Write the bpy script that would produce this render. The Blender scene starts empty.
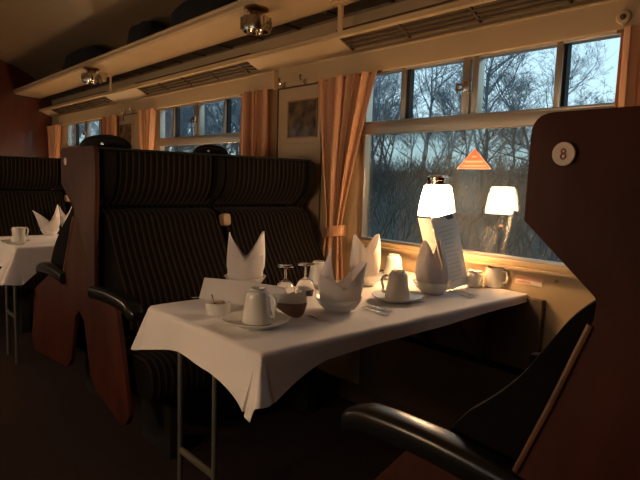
import bpy, bmesh, math, random
from mathutils import Vector, Matrix, noise
random.seed(4)
C = bpy.context.scene.collection
# ---------------------------------------------------------------- camera
camd = bpy.data.cameras.new('camera'); cam = bpy.data.objects.new('camera', camd); C.objects.link(cam)
camd.sensor_width = 36.0; camd.lens = 557.0/640*36; camd.clip_start = .02; camd.clip_end = 400
def nrm(v): return v.normalized()
F = 557.0
_d1 = Vector((-175-320, 240-165, -F)).normalized()      # direction of the coach, seen in the camera frame
_v2 = (953.0566, 198.48)
_d2 = Vector((_v2[0]-320, 240-_v2[1], -F)).normalized()
X_ = -_d1; Y_ = _d2; Z_ = X_.cross(Y_)
Rm = Matrix((X_, Y_, Z_))
CZ = 1.17; S = .42
cam.matrix_world = Matrix.Translation((0, 0, CZ)) @ Rm.to_4x4()
bpy.context.scene.camera = cam
# ---------------------------------------------------------------- world
W = bpy.data.worlds.new('dusk_sky'); bpy.context.scene.world = W; W.use_nodes = True
nt = W.node_tree; nt.nodes.clear()
def N(nt, t, **k):
    n = nt.nodes.new(t)
    for a, b in k.items(): setattr(n, a, b)
    return n
wo = N(nt, 'ShaderNodeOutputWorld'); bg = N(nt, 'ShaderNodeBackground'); tc = N(nt, 'ShaderNodeTexCoord')
sx = N(nt, 'ShaderNodeSeparateXYZ'); rp = N(nt, 'ShaderNodeValToRGB')
nt.links.new(tc.outputs['Generated'], sx.inputs[0]); nt.links.new(sx.outputs['Z'], rp.inputs[0])
rp.color_ramp.elements[0].position = 0.0; rp.color_ramp.elements[0].color = (.50, .68, .74, 1)
rp.color_ramp.elements[1].position = .5; rp.color_ramp.elements[1].color = (.36, .56, .72, 1)
nt.links.new(rp.outputs[0], bg.inputs[0]); bg.inputs[1].default_value = .88
nt.links.new(bg.outputs[0], wo.inputs[0])
vs = bpy.context.scene.view_settings
vs.view_transform = 'Standard'; vs.look = 'None'; vs.gamma = 1; vs.use_curve_mapping = False; vs.exposure = 1.1
SHADE_EMIT = 30.0
# ---------------------------------------------------------------- materials
def mat(name, col, rough=.5, metal=0, spec=.5, bump=0, bscale=60, var=0, vscale=8, trans=0, coat=0, emit=None, estr=0, sheen=0, stretch=None):
    m = bpy.data.materials.new(name); m.use_nodes = True; t = m.node_tree
    b = t.nodes['Principled BSDF']
    b.inputs['Base Color'].default_value = (*col, 1); b.inputs['Roughness'].default_value = rough
    b.inputs['Metallic'].default_value = metal; b.inputs['Specular IOR Level'].default_value = spec
    b.inputs['Coat Weight'].default_value = coat; b.inputs['Sheen Weight'].default_value = sheen
    if trans: b.inputs['Transmission Weight'].default_value = trans
    if emit: b.inputs['Emission Color'].default_value = (*emit, 1); b.inputs['Emission Strength'].default_value = estr
    c = N(t, 'ShaderNodeTexCoord'); mp = N(t, 'ShaderNodeMapping'); t.links.new(c.outputs['Object'], mp.inputs[0])
    if stretch: mp.inputs['Scale'].default_value = stretch
    if var:
        n = N(t, 'ShaderNodeTexNoise'); n.inputs['Scale'].default_value = vscale; n.inputs['Detail'].default_value = 6
        t.links.new(mp.outputs[0], n.inputs[0]); r = N(t, 'ShaderNodeValToRGB')
        r.color_ramp.elements[0].position = .3; r.color_ramp.elements[1].position = .7
        r.color_ramp.elements[0].color = (*[v*(1-var) for v in col], 1); r.color_ramp.elements[1].color = (*[min(1, v*(1+var)) for v in col], 1)
        t.links.new(n.outputs[0], r.inputs[0]); t.links.new(r.outputs[0], b.inputs['Base Color'])
    if bump:
        n = N(t, 'ShaderNodeTexNoise'); n.inputs['Scale'].default_value = bscale; bp = N(t, 'ShaderNodeBump')
        bp.inputs['Strength'].default_value = bump; bp.inputs['Distance'].default_value = .002
        t.links.new(mp.outputs[0], n.inputs[0]); t.links.new(n.outputs[0], bp.inputs['Height']); t.links.new(bp.outputs[0], b.inputs['Normal'])
    return m
M = {}
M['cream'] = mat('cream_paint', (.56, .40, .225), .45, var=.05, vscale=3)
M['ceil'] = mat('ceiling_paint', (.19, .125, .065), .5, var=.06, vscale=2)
M['wood'] = mat('mahogany', (.062, .015, .007), .62, spec=.2, var=.35, vscale=7, stretch=(1.2, 1.2, .35), coat=0, bump=.05)
M['bulk'] = mat('red_mahogany', (.075, .016, .007), .3, var=.35, vscale=5, stretch=(1.5, 1.5, .3), coat=.4)
M['edge'] = mat('wood_edge', (.32, .15, .06), .35, var=.2)
M['carpet'] = mat('carpet', (.014, .004, .003), .95, bump=.5, bscale=300, var=.3, vscale=30)
M['linen'] = mat('white_linen', (.80, .76, .74), .85, bump=.12, bscale=700, sheen=.2)
M['napkin'] = mat('napkin_linen', (.84, .80, .79), .8, bump=.1, bscale=600)
M['china'] = mat('white_china', (.78, .76, .70), .16, spec=.6)
M['paper'] = mat('card', (.80, .78, .78), .6)
M['paperb'] = mat('card_printed', (.76, .80, .80), .55)
M['ink'] = mat('print_ink', (.56, .59, .60), .6)
M['inkd'] = mat('dark_print_ink', (.08, .07, .07), .6)
M['chrome'] = mat('chrome', (.72, .66, .55), .16, metal=1)
M['steel'] = mat('cutlery_steel', (.75, .74, .72), .14, metal=1)
M['alu'] = mat('window_aluminium', (.46, .40, .32), .34, metal=.75)
M['brass'] = mat('dark_brass', (.28, .17, .08), .3, metal=1)
M['blackgl'] = mat('black_leathercloth', (.012, .012, .011), .27, spec=.45, bump=.05, bscale=40)
M['black'] = mat('black_fabric', (.008, .008, .008), .9)
M['rubber'] = mat('black_rubber', (.01, .01, .01), .7)
M['tube'] = mat('grey_tube', (.20, .19, .17), .4, metal=.5)
M['brownp'] = mat('brown_panel', (.13, .085, .05), .6, var=.1)
M['dark'] = mat('dark_slats', (.085, .052, .025), .7)
M['red'] = mat('red_sticker', (.78, .13, .07), .45)
M['redl'] = mat('pale_red_print', (.85, .36, .25), .5)
M['pink'] = mat('pink_label', (.72, .38, .28), .5)
M['pinkl'] = mat('pale_label', (.78, .66, .52), .5)
M['pic'] = mat('picture_print', (.13, .085, .045), .2, var=.95, vscale=14)
M['tan'] = mat('tan_leathercloth', (.40, .26, .14), .5)
M['tanp'] = mat('leaflet_brown', (.26, .18, .13), .6); M['mould'] = mat('lighter_moulding', (.19, .09, .045), .45, var=.3); M['disc'] = mat('ivory_disc', (.72, .56, .40), .4)
M['digit'] = mat('red_digit', (.33, .07, .03), .5)
M['bark'] = mat('bark', (.12, .135, .15), .95)
M['brush'] = mat('winter_scrub', (.060, .070, .070), .95, var=.4, vscale=3)
M['grass'] = mat('embankment_grass', (.068, .082, .082), 1, var=.3, vscale=.6)
M['sugar'] = mat('sugar_sachets', (.34, .19, .1), .6, var=.7, vscale=60)
def striped():
    m = bpy.data.materials.new('striped_moquette'); m.use_nodes = True; t = m.node_tree; b = t.nodes['Principled BSDF']
    b.inputs['Roughness'].default_value = .95; b.inputs['Sheen Weight'].default_value = .02; b.inputs['Specular IOR Level'].default_value = .15
    c = N(t, 'ShaderNodeTexCoord'); s = N(t, 'ShaderNodeSeparateXYZ'); t.links.new(c.outputs['Object'], s.inputs[0])
    w = N(t, 'ShaderNodeMath', operation='MULTIPLY'); w.inputs[1].default_value = 2*math.pi/.027; t.links.new(s.outputs['Y'], w.inputs[0])
    si = N(t, 'ShaderNodeMath', operation='SINE'); t.links.new(w.outputs[0], si.inputs[0])
    r = N(t, 'ShaderNodeValToRGB'); t.links.new(si.outputs[0], r.inputs[0])
    r.color_ramp.elements[0].position = .55; r.color_ramp.elements[0].color = (.005, .0032, .0022, 1)
    r.color_ramp.elements[1].position = .8; r.color_ramp.elements[1].color = (.046, .026, .015, 1)
    n = N(t, 'ShaderNodeTexNoise'); n.inputs['Scale'].default_value = 220; t.links.new(c.outputs['Object'], n.inputs[0])
    mx = N(t, 'ShaderNodeMixRGB', blend_type='MULTIPLY'); mx.inputs[0].default_value = .7
    t.links.new(r.outputs[0], mx.inputs[1]); t.links.new(n.outputs[0], mx.inputs[2]); t.links.new(mx.outputs[0], b.inputs['Base Color'])
    bp = N(t, 'ShaderNodeBump'); bp.inputs['Strength'].default_value = .5; bp.inputs['Distance'].default_value = .003
    t.links.new(si.outputs[0], bp.inputs['Height']); t.links.new(bp.outputs[0], b.inputs['Normal'])
    return m
M['moq'] = striped(); M['wingshade'] = mat('wing_shade_brown', (.010, .007, .005), .95, spec=.1)  # near-black brown with the shade beside the headrests put into the colour
def curtain_mat():
    m = mat('salmon_curtain', (.70, .38, .21), .8, bump=.15, bscale=400, sheen=.3); t = m.node_tree; b = t.nodes['Principled BSDF']
    tr = N(t, 'ShaderNodeBsdfTranslucent'); tr.inputs[0].default_value = (.72, .38, .18, 1)
    mx = N(t, 'ShaderNodeMixShader'); mx.inputs[0].default_value = .25; o = t.nodes['Material Output']
    t.links.new(b.outputs[0], mx.inputs[1]); t.links.new(tr.outputs[0], mx.inputs[2]); t.links.new(mx.outputs[0], o.inputs[0]); return m
M['curt'] = curtain_mat()
def linen_trans(name, col, k):
    m = mat(name, col, .8, bump=.08, bscale=500); t = m.node_tree; b = t.nodes['Principled BSDF']
    tr = N(t, 'ShaderNodeBsdfTranslucent'); tr.inputs[0].default_value = (*col, 1)
    mx = N(t, 'ShaderNodeMixShader'); mx.inputs[0].default_value = k; o = t.nodes['Material Output']
    t.links.new(b.outputs[0], mx.inputs[1]); t.links.new(tr.outputs[0], mx.inputs[2]); t.links.new(mx.outputs[0], o.inputs[0]); return m
M['napkin'] = linen_trans('napkin_linen', (.84, .79, .77), .28)
M['paper'] = linen_trans('card', (.80, .76, .74), .25)
def pane_mat(name, tint, f0=1.5, dirt=0):
    m = bpy.data.materials.new(name); m.use_nodes = True; t = m.node_tree; t.nodes.clear()
    o = N(t, 'ShaderNodeOutputMaterial'); a = N(t, 'ShaderNodeBsdfTransparent'); a.inputs[0].default_value = (*tint, 1)
    g = N(t, 'ShaderNodeBsdfGlossy'); g.inputs['Roughness'].default_value = .0; lw = N(t, 'ShaderNodeLayerWeight'); lw.inputs[0].default_value = .5
    pw = N(t, 'ShaderNodeMath', operation='POWER'); pw.inputs[1].default_value = 5; t.links.new(lw.outputs['Facing'], pw.inputs[0])
    fr = N(t, 'ShaderNodeMath', operation='MULTIPLY_ADD'); fr.inputs[1].default_value = .95; fr.inputs[2].default_value = .045; t.links.new(pw.outputs[0], fr.inputs[0])
    mx = N(t, 'ShaderNodeMixShader'); t.links.new(fr.outputs[0], mx.inputs[0]); src = a
    if dirt:
        d = N(t, 'ShaderNodeBsdfDiffuse'); d.inputs[0].default_value = (.5, .5, .46, 1); n = N(t, 'ShaderNodeTexNoise'); n.inputs['Scale'].default_value = 5
        c = N(t, 'ShaderNodeTexCoord'); t.links.new(c.outputs['Object'], n.inputs[0])
        mu = N(t, 'ShaderNodeMath', operation='MULTIPLY'); mu.inputs[1].default_value = dirt*2; t.links.new(n.outputs[0], mu.inputs[0])
        m2 = N(t, 'ShaderNodeMixShader'); t.links.new(mu.outputs[0], m2.inputs[0]); t.links.new(a.outputs[0], m2.inputs[1]); t.links.new(d.outputs[0], m2.inputs[2]); src = m2
    t.links.new(src.outputs[0], mx.inputs[1]); t.links.new(g.outputs[0], mx.inputs[2]); t.links.new(mx.outputs[0], o.inputs[0]); return m
M['pane'] = pane_mat('vent_glass', (.93, .96, .97))
M['panelow'] = pane_mat('main_glass', (.66, .71, .70), 1.5, .035)
M['glass'] = mat('wine_glass', (.97, .97, .96), .02, trans=1)
M['shade'] = mat('lamp_shade_glass', (.9, .75, .5), .5, emit=(1.0, .62, .32), estr=SHADE_EMIT)
# ---------------------------------------------------------------- mesh helpers
class MB:
    def __init__(s): s.bm = bmesh.new()
    def box(s, c, d, bev=0, rot=None, seg=2):
        r = bmesh.ops.create_cube(s.bm, size=1)['verts']
        bmesh.ops.scale(s.bm, vec=d, verts=r)
        if bev:
            es = list({e for v in r for e in v.link_edges})
            r2 = bmesh.ops.bevel(s.bm, geom=es, offset=bev, segments=seg, affect='EDGES', profile=.6)
            r = list({v for f in r2['faces'] for v in f.verts} | {v for v in r if v.is_valid})
        m = Matrix.Translation(c) @ (rot.to_4x4() if rot else Matrix())
        bmesh.ops.transform(s.bm, matrix=m, verts=r); return s
    def b2(s, a, b, bev=0):
        return s.box([(a[i]+b[i])/2 for i in range(3)], [abs(b[i]-a[i]) for i in range(3)], bev)
    def lathe(s, prof, c=(0, 0, 0), n=32, axis=None):
        rings = []
        m = Matrix.Translation(c) @ (axis.to_4x4() if axis else Matrix())
        for r, z in prof:
            if r < 1e-6: rings.append([s.bm.verts.new(m @ Vector((0, 0, z)))])
            else: rings.append([s.bm.verts.new(m @ Vector((r*math.cos(2*math.pi*i/n), r*math.sin(2*math.pi*i/n), z))) for i in range(n)])
        for a, b in zip(rings, rings[1:]):
            for i in range(n):
                j = (i+1) % n
                if len(a) == 1 and len(b) == 1: break
                if len(a) == 1: s.bm.faces.new((a[0], b[i], b[j]))
                elif len(b) == 1: s.bm.faces.new((a[i], b[0], a[j]))
                else: s.bm.faces.new((a[i], b[i], b[j], a[j]))
        return s
    def tube(s, pts, r, n=10, cap=True, sq=None):
        pts = [Vector(p) for p in pts]; rr = r if isinstance(r, (list, tuple)) else [r]*len(pts); rings = []; up = None
        for i, p in enumerate(pts):
            d = (pts[min(i+1, len(pts)-1)] - pts[max(i-1, 0)]).normalized()
            if up is None: up = d.orthogonal().normalized()
            up = (up - d*up.dot(d)).normalized(); q = d.cross(up)
            rings.append([s.bm.verts.new(p + rr[i]*(math.cos(2*math.pi*k/n)*up + math.sin(2*math.pi*k/n)*q)) for k in range(n)])
        for a, b in zip(rings, rings[1:]):
            for k in range(n): s.bm.faces.new((a[k], a[(k+1) % n], b[(k+1) % n], b[k]))
        if cap: s.bm.faces.new(rings[0][::-1]); s.bm.faces.new(rings[-1])
        return s
    def prism(s, poly, y0, y1, bev=0, plane='xz'):
        def P(a, b, c): return {'xz': (a, c, b), 'xy': (a, b, c), 'yz': (c, a, b)}[plane]
        a = [s.bm.verts.new(P(p[0], p[1], y0)) for p in poly]; b = [s.bm.verts.new(P(p[0], p[1], y1)) for p in poly]
        fa = s.bm.faces.new(a); fb = s.bm.faces.new(b[::-1]); fs = [fa, fb]
        for i in range(len(poly)):
            j = (i+1) % len(poly); fs.append(s.bm.faces.new((a[i], b[i], b[j], a[j])))
        bmesh.ops.recalc_face_normals(s.bm, faces=fs)
        if bev:
            es = list(fa.edges) + list(fb.edges)
            bmesh.ops.bevel(s.bm, geom=es, offset=bev, segments=2, affect='EDGES', profile=.6)
        return s
    def grid(s, fn, nu, nv, wrap=False):
        g = [[s.bm.verts.new(fn(i/(nu if wrap else nu-1), j/(nv-1))) for j in range(nv)] for i in range(nu)]
        for i in range(nu if wrap else nu-1):
            for j in range(nv-1):
                k = (i+1) % nu; s.bm.faces.new((g[i][j], g[k][j], g[k][j+1], g[i][j+1]))
        return s
    def build(s, name, m, parent=None, smooth=True, solid=0, sub=0, recalc=True, loc=None):
        if recalc: bmesh.ops.recalc_face_normals(s.bm, faces=s.bm.faces)
        me = bpy.data.meshes.new(name); s.bm.to_mesh(me); s.bm.free()
        if smooth:
            me.polygons.foreach_set('use_smooth', [True]*len(me.polygons))
        me.materials.append(M[m] if isinstance(m, str) else m)
        o = bpy.data.objects.new(name, me); C.objects.link(o)
        if parent: o.parent = parent
        if loc: o.location = loc
        if solid:
            md = o.modifiers.new('s', 'SOLIDIFY'); md.thickness = solid; md.offset = 0
        if sub:
            md = o.modifiers.new('u', 'SUBSURF'); md.levels = sub; md.render_levels = sub
        if smooth:
            md = o.modifiers.new('e', 'EDGE_SPLIT'); md.split_angle = math.radians(38)
        return o
def tag(o, label, cat, group=None, kind=None):
    if label: o['label'] = label
    if cat: o['category'] = cat
    if group: o['group'] = group
    if kind: o['kind'] = kind
    return o
def thing(name, label, cat, loc=(0, 0, 0), rz=0, group=None):
    o = bpy.data.objects.new(name, None); C.objects.link(o); o.location = loc; o.rotation_euler = (0, 0, rz); o.empty_display_size = .05
    return tag(o, label, cat, group)
def struct(mb, name, m, parent=None, smooth=False, **k):
    o = mb.build(name, m, parent, smooth=smooth, **k)
    if not parent: o['kind'] = 'structure'
    return o
def dup(root, loc, rz=0, label=None, group=None, drop=()):
    def cp(o, par):
        c = o.copy(); C.objects.link(c); c.parent = par
        for ch in list(o.children):
            if ch.name.split('.')[0] not in drop: cp(ch, c)
        return c
    r = cp(root, None); r.location = loc; r.rotation_euler = (0, 0, rz)
    if label: r['label'] = label
    if group: r['group'] = group
    return r
def zu(v): return CZ + S*v
# ---------------------------------------------------------------- coach shell
YW = 2.058; YO = -.64; XL = -7.2; XR = .95; YC = (YW+YO)/2
BAY = [-1.378, -3.69, -6.0]; PAIR = [-.223, -2.53, -4.86]
WH = .62                                   # half width of a window opening
GZ0, GZ1 = .872, 1.703
struct(MB().b2((XL-.1, YO-.1, -.05), (XR+.1, YW+.1, 0)), 'floor', 'carpet')
def wall(y0, y1, name):
    mb = MB()
    xs = [XL]; 
    for b in sorted(BAY): xs += [b-WH, b+WH]
    xs.append(XR)
    mb.b2((XL, y0, 0), (XR, y1, GZ0)); mb.b2((XL, y0, GZ1), (XR, y1, 2.02))
    for i in range(0, len(xs), 2): mb.b2((xs[i], y0, GZ0), (xs[i+1], y1, GZ1))
    return struct(mb, name, 'cream')
wall(YW, YW+.034, 'wall_window_side'); wall(YO-.09, YO, 'wall_aisle_side')
# ceiling: shallow arch with coves
prof = [(YW+.02, 1.96), (2.04, 2.05), (1.98, 2.16), (1.86, 2.255), (1.70, 2.34), (1.5, 2.41), (1.1, 2.46), (YC, 2.475)]
prof = prof + [(2*YC-a, b) for a, b in prof[-2::-1]]
outer = [(YC+(a-YC)*1.05, b+.06) for a, b in prof]
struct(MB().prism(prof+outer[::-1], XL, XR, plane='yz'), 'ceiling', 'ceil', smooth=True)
poly = [(YO, 0), (YW, 0)] + prof
struct(MB().prism(poly, XL-.06, XL, plane='yz'), 'wall_far_bulkhead', 'bulk')
struct(MB().prism(poly, XR, XR+.06, plane='yz'), 'wall_rear_bulkhead', 'wood')
# windows
def window(n, cx, y, sgn):
    """sgn=+1: window side, inner face towards -y"""
    o = bpy.data.objects.new('window_%d' % n, None); C.objects.link(o); o.location = (cx, y, 0); o['kind'] = 'structure'
    yy = lambda a: sgn*a
    mb = MB(); x0, x1 = -WH, WH
    RB, RT = 1.402, 1.452
    def bar(a, b, c, d, y0=-.012, y1=.034): mb.b2((a, yy(y0), c), (b, yy(y1), d), .003)
    bar(x0, x1, GZ0-.004, GZ0+.012); bar(x0, x1, GZ1-.012, GZ1+.004); bar(x0-.004, x0+.012, GZ0, GZ1); bar(x1-.012, x1+.004, GZ0, GZ1)
    bar(x0, x1, RB, RT, -.022, .034)
    for a, b in ((-.388, -.362), (-.05, -.012), (.0, .03), (.355, .382)): bar(a, b, RT, GZ1, -.012, .03)
    bar(x0, x1, RT, RT+.012, -.016, .03)
    mb.build('window_frame', 'alu', o)
    g = MB(); g.b2((-.362, yy(.0), RT), (-.344, yy(.03), GZ1)); g.b2((.382, yy(.0), RT), (.393, yy(.03), GZ1)); g.build('rubber_seal', 'rubber', o)
    g = MB(); g.b2((-.03, yy(-.03), 1.555), (-.004, yy(-.008), 1.60), .003); g.b2((-.062, yy(-.026), 1.562), (-.03, yy(-.014), 1.57)); g.b2((-.062, yy(-.026), 1.585), (-.03, yy(-.014), 1.593)); g.b2((-.07, yy(-.028), 1.56), (-.06, yy(-.014), 1.595)); g.build('latch', 'chrome', o)
    MB().b2((x0, yy(.022), GZ0), (x1, yy(.028), RB)).build('main_pane', 'panelow', o, smooth=False)
    MB().b2((x0, yy(.018), RT), (x1, yy(.022), GZ1)).build('vent_pane', 'pane', o, smooth=False)
    s = MB(); s.b2((x0-.03, yy(-.022), .850), (x1+.03, yy(.0), .872), .004); s.b2((x0-.03, yy(-.03), .838), (x1+.03, yy(-.0), .850), .003)
    s.build('window_sill', 'edge' if False else 'cream', o)
    return o
for i, b in enumerate(BAY):
    window(i+1, b, YW, 1); window(i+4, b, YO, -1)
# seam strips, skirting and heater casing below the windows
struct(MB().b2((XL, YW-.012, 0), (XR, YW, .09)).b2((XL, YW-.02, .09), (XR, YW, .10)), 'baseboard_window_side', 'dark')
struct(MB().b2((XL, YO, 0), (XR, YO+.012, .09)), 'baseboard_aisle_side', 'dark')
for cx in BAY:
    o = MB().b2((cx-.95, YW-.035, 1.699), (cx+.95, YW, 1.806), .004)
    o.b2((cx-.95, YW-.041, 1.797), (cx+.95, YW, 1.806), .002); struct(o, 'trim_pelmet', 'cream')
for cx in PAIR[1:]:
    struct(MB().b2((cx-.205, YW-.006, .9), (cx-.198, YW, 1.7)).b2((cx+.198, YW-.006, .9), (cx+.205, YW, 1.7)).b2((cx-.2, YW-.008, 1.694), (cx+.2, YW, 1.702)), 'trim_wall_panel', 'dark')
for cx in PAIR[1:]:
    t = thing('coat_hook_rail', None, 'coat hooks', (cx, YW, 0))
    t['label'] = 'pair of small chrome coat hooks above the framed picture' if cx == PAIR[1] else 'pair of tiny far coat hooks between the two distant windows'
    MB().b2((-.2, -.008, 1.703), (.2, 0, 1.722), .002).build('backing_strip', 'cream', t)
    for dx in (-.13, .06):
        h = MB(); h.box((dx, -.012, 1.717), (.022, .008, .03), .003); h.tube([(dx, -.012, 1.722), (dx, -.04, 1.715), (dx, -.05, 1.728), (dx, -.048, 1.742)], .006, 8)
        h.lathe([(0, -.008), (.009, -.004), (.009, .004), (0, .008)], (dx, -.048, 1.744), 10); h.tube([(dx, -.012, 1.71), (dx, -.03, 1.698), (dx, -.034, 1.708)], .005, 8); h.build('hook', 'chrome', t)
def picture(cx, label):
    t = thing('framed_picture', label, 'picture', (cx, YW, 0))
    MB().b2((-.155, -.01, 1.375), (.155, -.001, 1.645), .003).build('mount', 'cream', t)
    f = MB(); 
    for a, b in (((-.132, -.016, 1.405), (-.124, -.008, 1.617)), ((.124, -.016, 1.405), (.132, -.008, 1.617)), ((-.132, -.016, 1.405), (.132, -.008, 1.412)), ((-.132, -.016, 1.610), (.132, -.008, 1.617))): f.b2(a, b)
    f.build('picture_frame', 'edge', t)
    MB().b2((-.124, -.013, 1.412), (.124, -.008, 1.610)).build('print', 'pic', t, smooth=False)
picture(-2.49, 'small dark picture on the cream wall beside the near window curtain')
picture(-4.99, 'distant dark picture on the wall between the two far windows')
# curtains
def curtain(x0t, x1t, kind, label, seed):
    rnd = random.Random(seed)
    t = thing('curtain', label, 'curtain', ((x0t+x1t)/2, YW-.055, 0), 0, None)
    c = (x0t+x1t)/2; L = x0t-c; Rr = x1t-c; tz = .93; zt = 1.70; zb = .62
    cx = L + .172 if kind == 'left' else (Rr-.115 if kind == 'right' else 0)
    nf = 7
    def edges(z):
        if kind == 'straight': return L, Rr
        if z >= tz:
            k = (z-tz)/(zt-tz); e = k**1.15
            return (cx-.060)*(1-e)+L*e, (cx+.06)*(1-e)+Rr*e
        k = (tz-z)/(tz-zb); return cx-.060-.02*k, cx+.06+.03*k
    def fn(u, v):
        z = zb+(zt-zb)*v; a, b = edges(z)
        wv = .5+.5*math.sin(u*nf*2*math.pi+.9*math.sin(u*9+seed)+.35*math.sin(v*4+seed))
        amp = .028*(.75+.5*math.sin(u*17+seed)) * (1 if kind == 'straight' else (.45+.55*min(1, abs(z-tz)/.35)))
        return Vector((a+(b-a)*u + .006*math.sin(u*nf*4*math.pi), amp*(wv-.5)*1.5, z))
    MB().grid(fn, 120, 40).build('drape', 'curt', t, solid=.0025, recalc=False)
    if kind != 'straight':
        def tb(u, v):
            a = 2*math.pi*u; return Vector((cx+.004+.068*math.cos(a), -.0+.040*math.sin(a), tz-.03+.055*(v-.5)+.012*math.cos(a)))
        MB().grid(tb, 40, 6, wrap=True).build('tieback', 'curt', t, solid=.006, recalc=False)
    MB().tube([(L-.01, .01, 1.692), (Rr+.01, .01, 1.692)], .006, 8).build('curtain_rail', 'brass', t)
curtain(-2.325, -1.875, 'left', 'salmon curtain tied back at the left of the near window', 1)
curtain(-.79, -.42, 'straight', 'partly hidden salmon curtain at the right edge of the near window', 2)
curtain(-3.06, -2.76, 'straight', 'salmon curtain hanging right of the middle window, beside the picture', 3)
curtain(-4.63, -4.31, 'left', 'pale-edged salmon curtain at the left of the middle window', 4)
curtain(-5.42, -5.12, 'straight', 'small distant curtain right of the farthest window', 5)
curtain(-7.15, -6.72, 'left', 'small distant curtain left of the farthest window, next to the red bulkhead', 6)
# ---------------------------------------------------------------- luggage racks
t = thing('luggage_rack', 'long cream luggage shelf with chrome reading lights running above the windows', 'luggage rack', (0, 0, 0))
b = MB(); b.prism([(1.655, 2.075), (1.668, 2.075), (1.672, 2.052), (1.936, 2.035), (1.936, 2.018), (1.668, 2.034), (1.655, 2.048)], XL+.005, XR-.005, .002, 'yz'); b.build('shelf_board', 'cream', t)
MB().tube([(XL+.005, 1.655, 2.076), (XR-.005, 1.655, 2.076)], .009, 10).build('front_rail', 'cream', t)
s = MB()
for k in range(5): s.b2((XL+.01, 1.945+.022*k, 2.018), (XR-.01, 1.957+.022*k, 2.026))
x = XL+.1
while x < XR: s.b2((x, 1.936, 2.010), (x+.02, 2.05, 2.018)); x += .35
s.build('shelf_slats', 'dark', t)
for x in (-4.98, -2.05, .3):
    m_ = MB(); m_.b2((x-.012, 1.90, 1.89), (x+.012, 1.918, 2.03), .003); m_.b2((x-.03, 1.86, 2.012), (x+.03, 1.93, 2.022), .002)
    if x == -4.98: m_.b2((x-.06, 1.80, 1.955), (x+.05, 1.86, 2.03), .012)
    m_.build('bracket', 'cream', t)
t2 = thing('parcel_rack', 'narrow cream parcel rack with slatted openings directly above the pelmets', 'luggage rack', (0, 0, 0))
r = MB(); r.tube([(XL+.005, 1.922, 1.885), (XR-.005, 1.922, 1.885)], .011, 12); r.b2((XL+.005, 1.912, 1.868), (XR-.005, 1.93, 1.885)); r.build('front_rail', 'cream', t2)
# sloped base with slot openings over each window
def slope(y): return 1.872-(y-1.93)*.45
def sheet(mb, x0, x1, ya, yb, dz=.006): 
    mb.prism([(ya, slope(ya)), (yb, slope(yb)), (yb, slope(yb)+dz), (ya, slope(ya)+dz)], x0, x1, 0, 'yz')
bs = MB(); sheet(bs, XL+.005, XR-.005, 1.925, 1.943); sheet(bs, XL+.005, XR-.005, 2.035, 2.057)
xs = [XL+.005, -6.85, -5.2, -4.5, -2.9, -2.09, -.55, .2, XR-.005]
for i in range(0, len(xs)-1, 2): 
    sheet(bs, xs[i], xs[i+1], 1.943, 2.035)
bs.build('base_sheet', 'cream', t2, smooth=False)
sl = MB()
for i in range(1, len(xs)-2, 2):
    for ya in (1.965, 1.99, 2.014): sheet(sl, xs[i], xs[i+1], ya, ya+.006, .008)
    xx = xs[i]
    while xx < xs[i+1]: sheet(sl, xx, xx+.012, 1.943, 2.035, .012); xx += .37
    sl.b2((xs[i]-.02, 1.935, 1.905), (xs[i+1]+.02, 2.05, 1.911))
sl.build('slats', 'dark', t2, smooth=False)
def reading_light(x, label):
    t = thing('reading_light', label, 'ceiling light', (x, 1.70, 2.035), 0, None); t.scale = (1.28, 1.28, 1.0)
    m_ = MB(); m_.lathe([(0, 0), (.05, 0), (.05, -.012), (.026, -.022), (.026, -.045), (.045, -.05), (0, -.052)], n=24); m_.build('mounting', 'brass', t)
    m_ = MB(); m_.lathe([(.046, -.045), (.058, -.05), (.060, -.1), (.056, -.118), (.050, -.118), (.052, -.1), (.050, -.052)], n=28)
    for k in range(9):
        a = k*2*math.pi/9; m_.box((.061*math.cos(a), .061*math.sin(a), -.08), (.006, .012, .06), .002, Matrix.Rotation(a, 3, 'Z'))
    m_.build('ring', 'chrome', t)
    for a in (0, 2.1, 4.2):
        MB().lathe([(0, -.09), (.012, -.093), (.019, -.108), (.012, -.124), (0, -.129)], (.024*math.cos(a), .024*math.sin(a), 0), 14).build('lens', 'chrome', t)
reading_light(-2.46, 'nearer chrome reading light under the luggage shelf')
reading_light(-4.84, 'farther chrome reading light under the luggage shelf, near the red bulkhead')
def bag(name, loc, dims, label, seed, hand=True):
    t = thing(name, label, 'bag', loc, 0, None); mb = MB()
    def fn(u, v):
        a = 2*math.pi*u; p = -math.pi/2+math.pi*v
        sg = lambda w, e: math.copysign(abs(w)**e, w)
        q = Vector((sg(math.cos(a), .7)*sg(math.cos(p), .6), sg(math.sin(a), .7)*sg(math.cos(p), .6), sg(math.sin(p), .75)))
        k = 1+.16*noise.noise(q*1.3+Vector((seed, 0, 0)))
        z = q.z*dims[2]*k
        return Vector((q.x*dims[0]*k, q.y*dims[1]*k, max(0, z+dims[2])))
    mb.grid(fn, 36, 20, wrap=True); mb.build('bag_body', 'black', t)
    h = MB(); w = dims[0]*.30; z = dims[2]*1.80
    h.tube([(-w, -.02, z-.02), (-w*.9, -.02, z+.01), (-w*.4, -.02, z+.022), (w*.4, -.02, z+.022), (w*.9, -.02, z+.01), (w, -.02, z-.02)], .012, 8); h.build('handle', 'black', t)
    return t
bag('travel_bag', (-5.25, 1.76, 2.053), (.42, .085, .095), 'black slumped bag at the far left end of the luggage shelf', 1)
bag('travel_bag', (-3.92, 1.76, 2.053), (.20, .085, .088), 'black bag in the middle of the three on the luggage shelf', 5)
bag('travel_bag', (-3.12, 1.76, 2.053), (.36, .085, .095), 'large black bag nearest the camera on the luggage shelf', 9)
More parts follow.
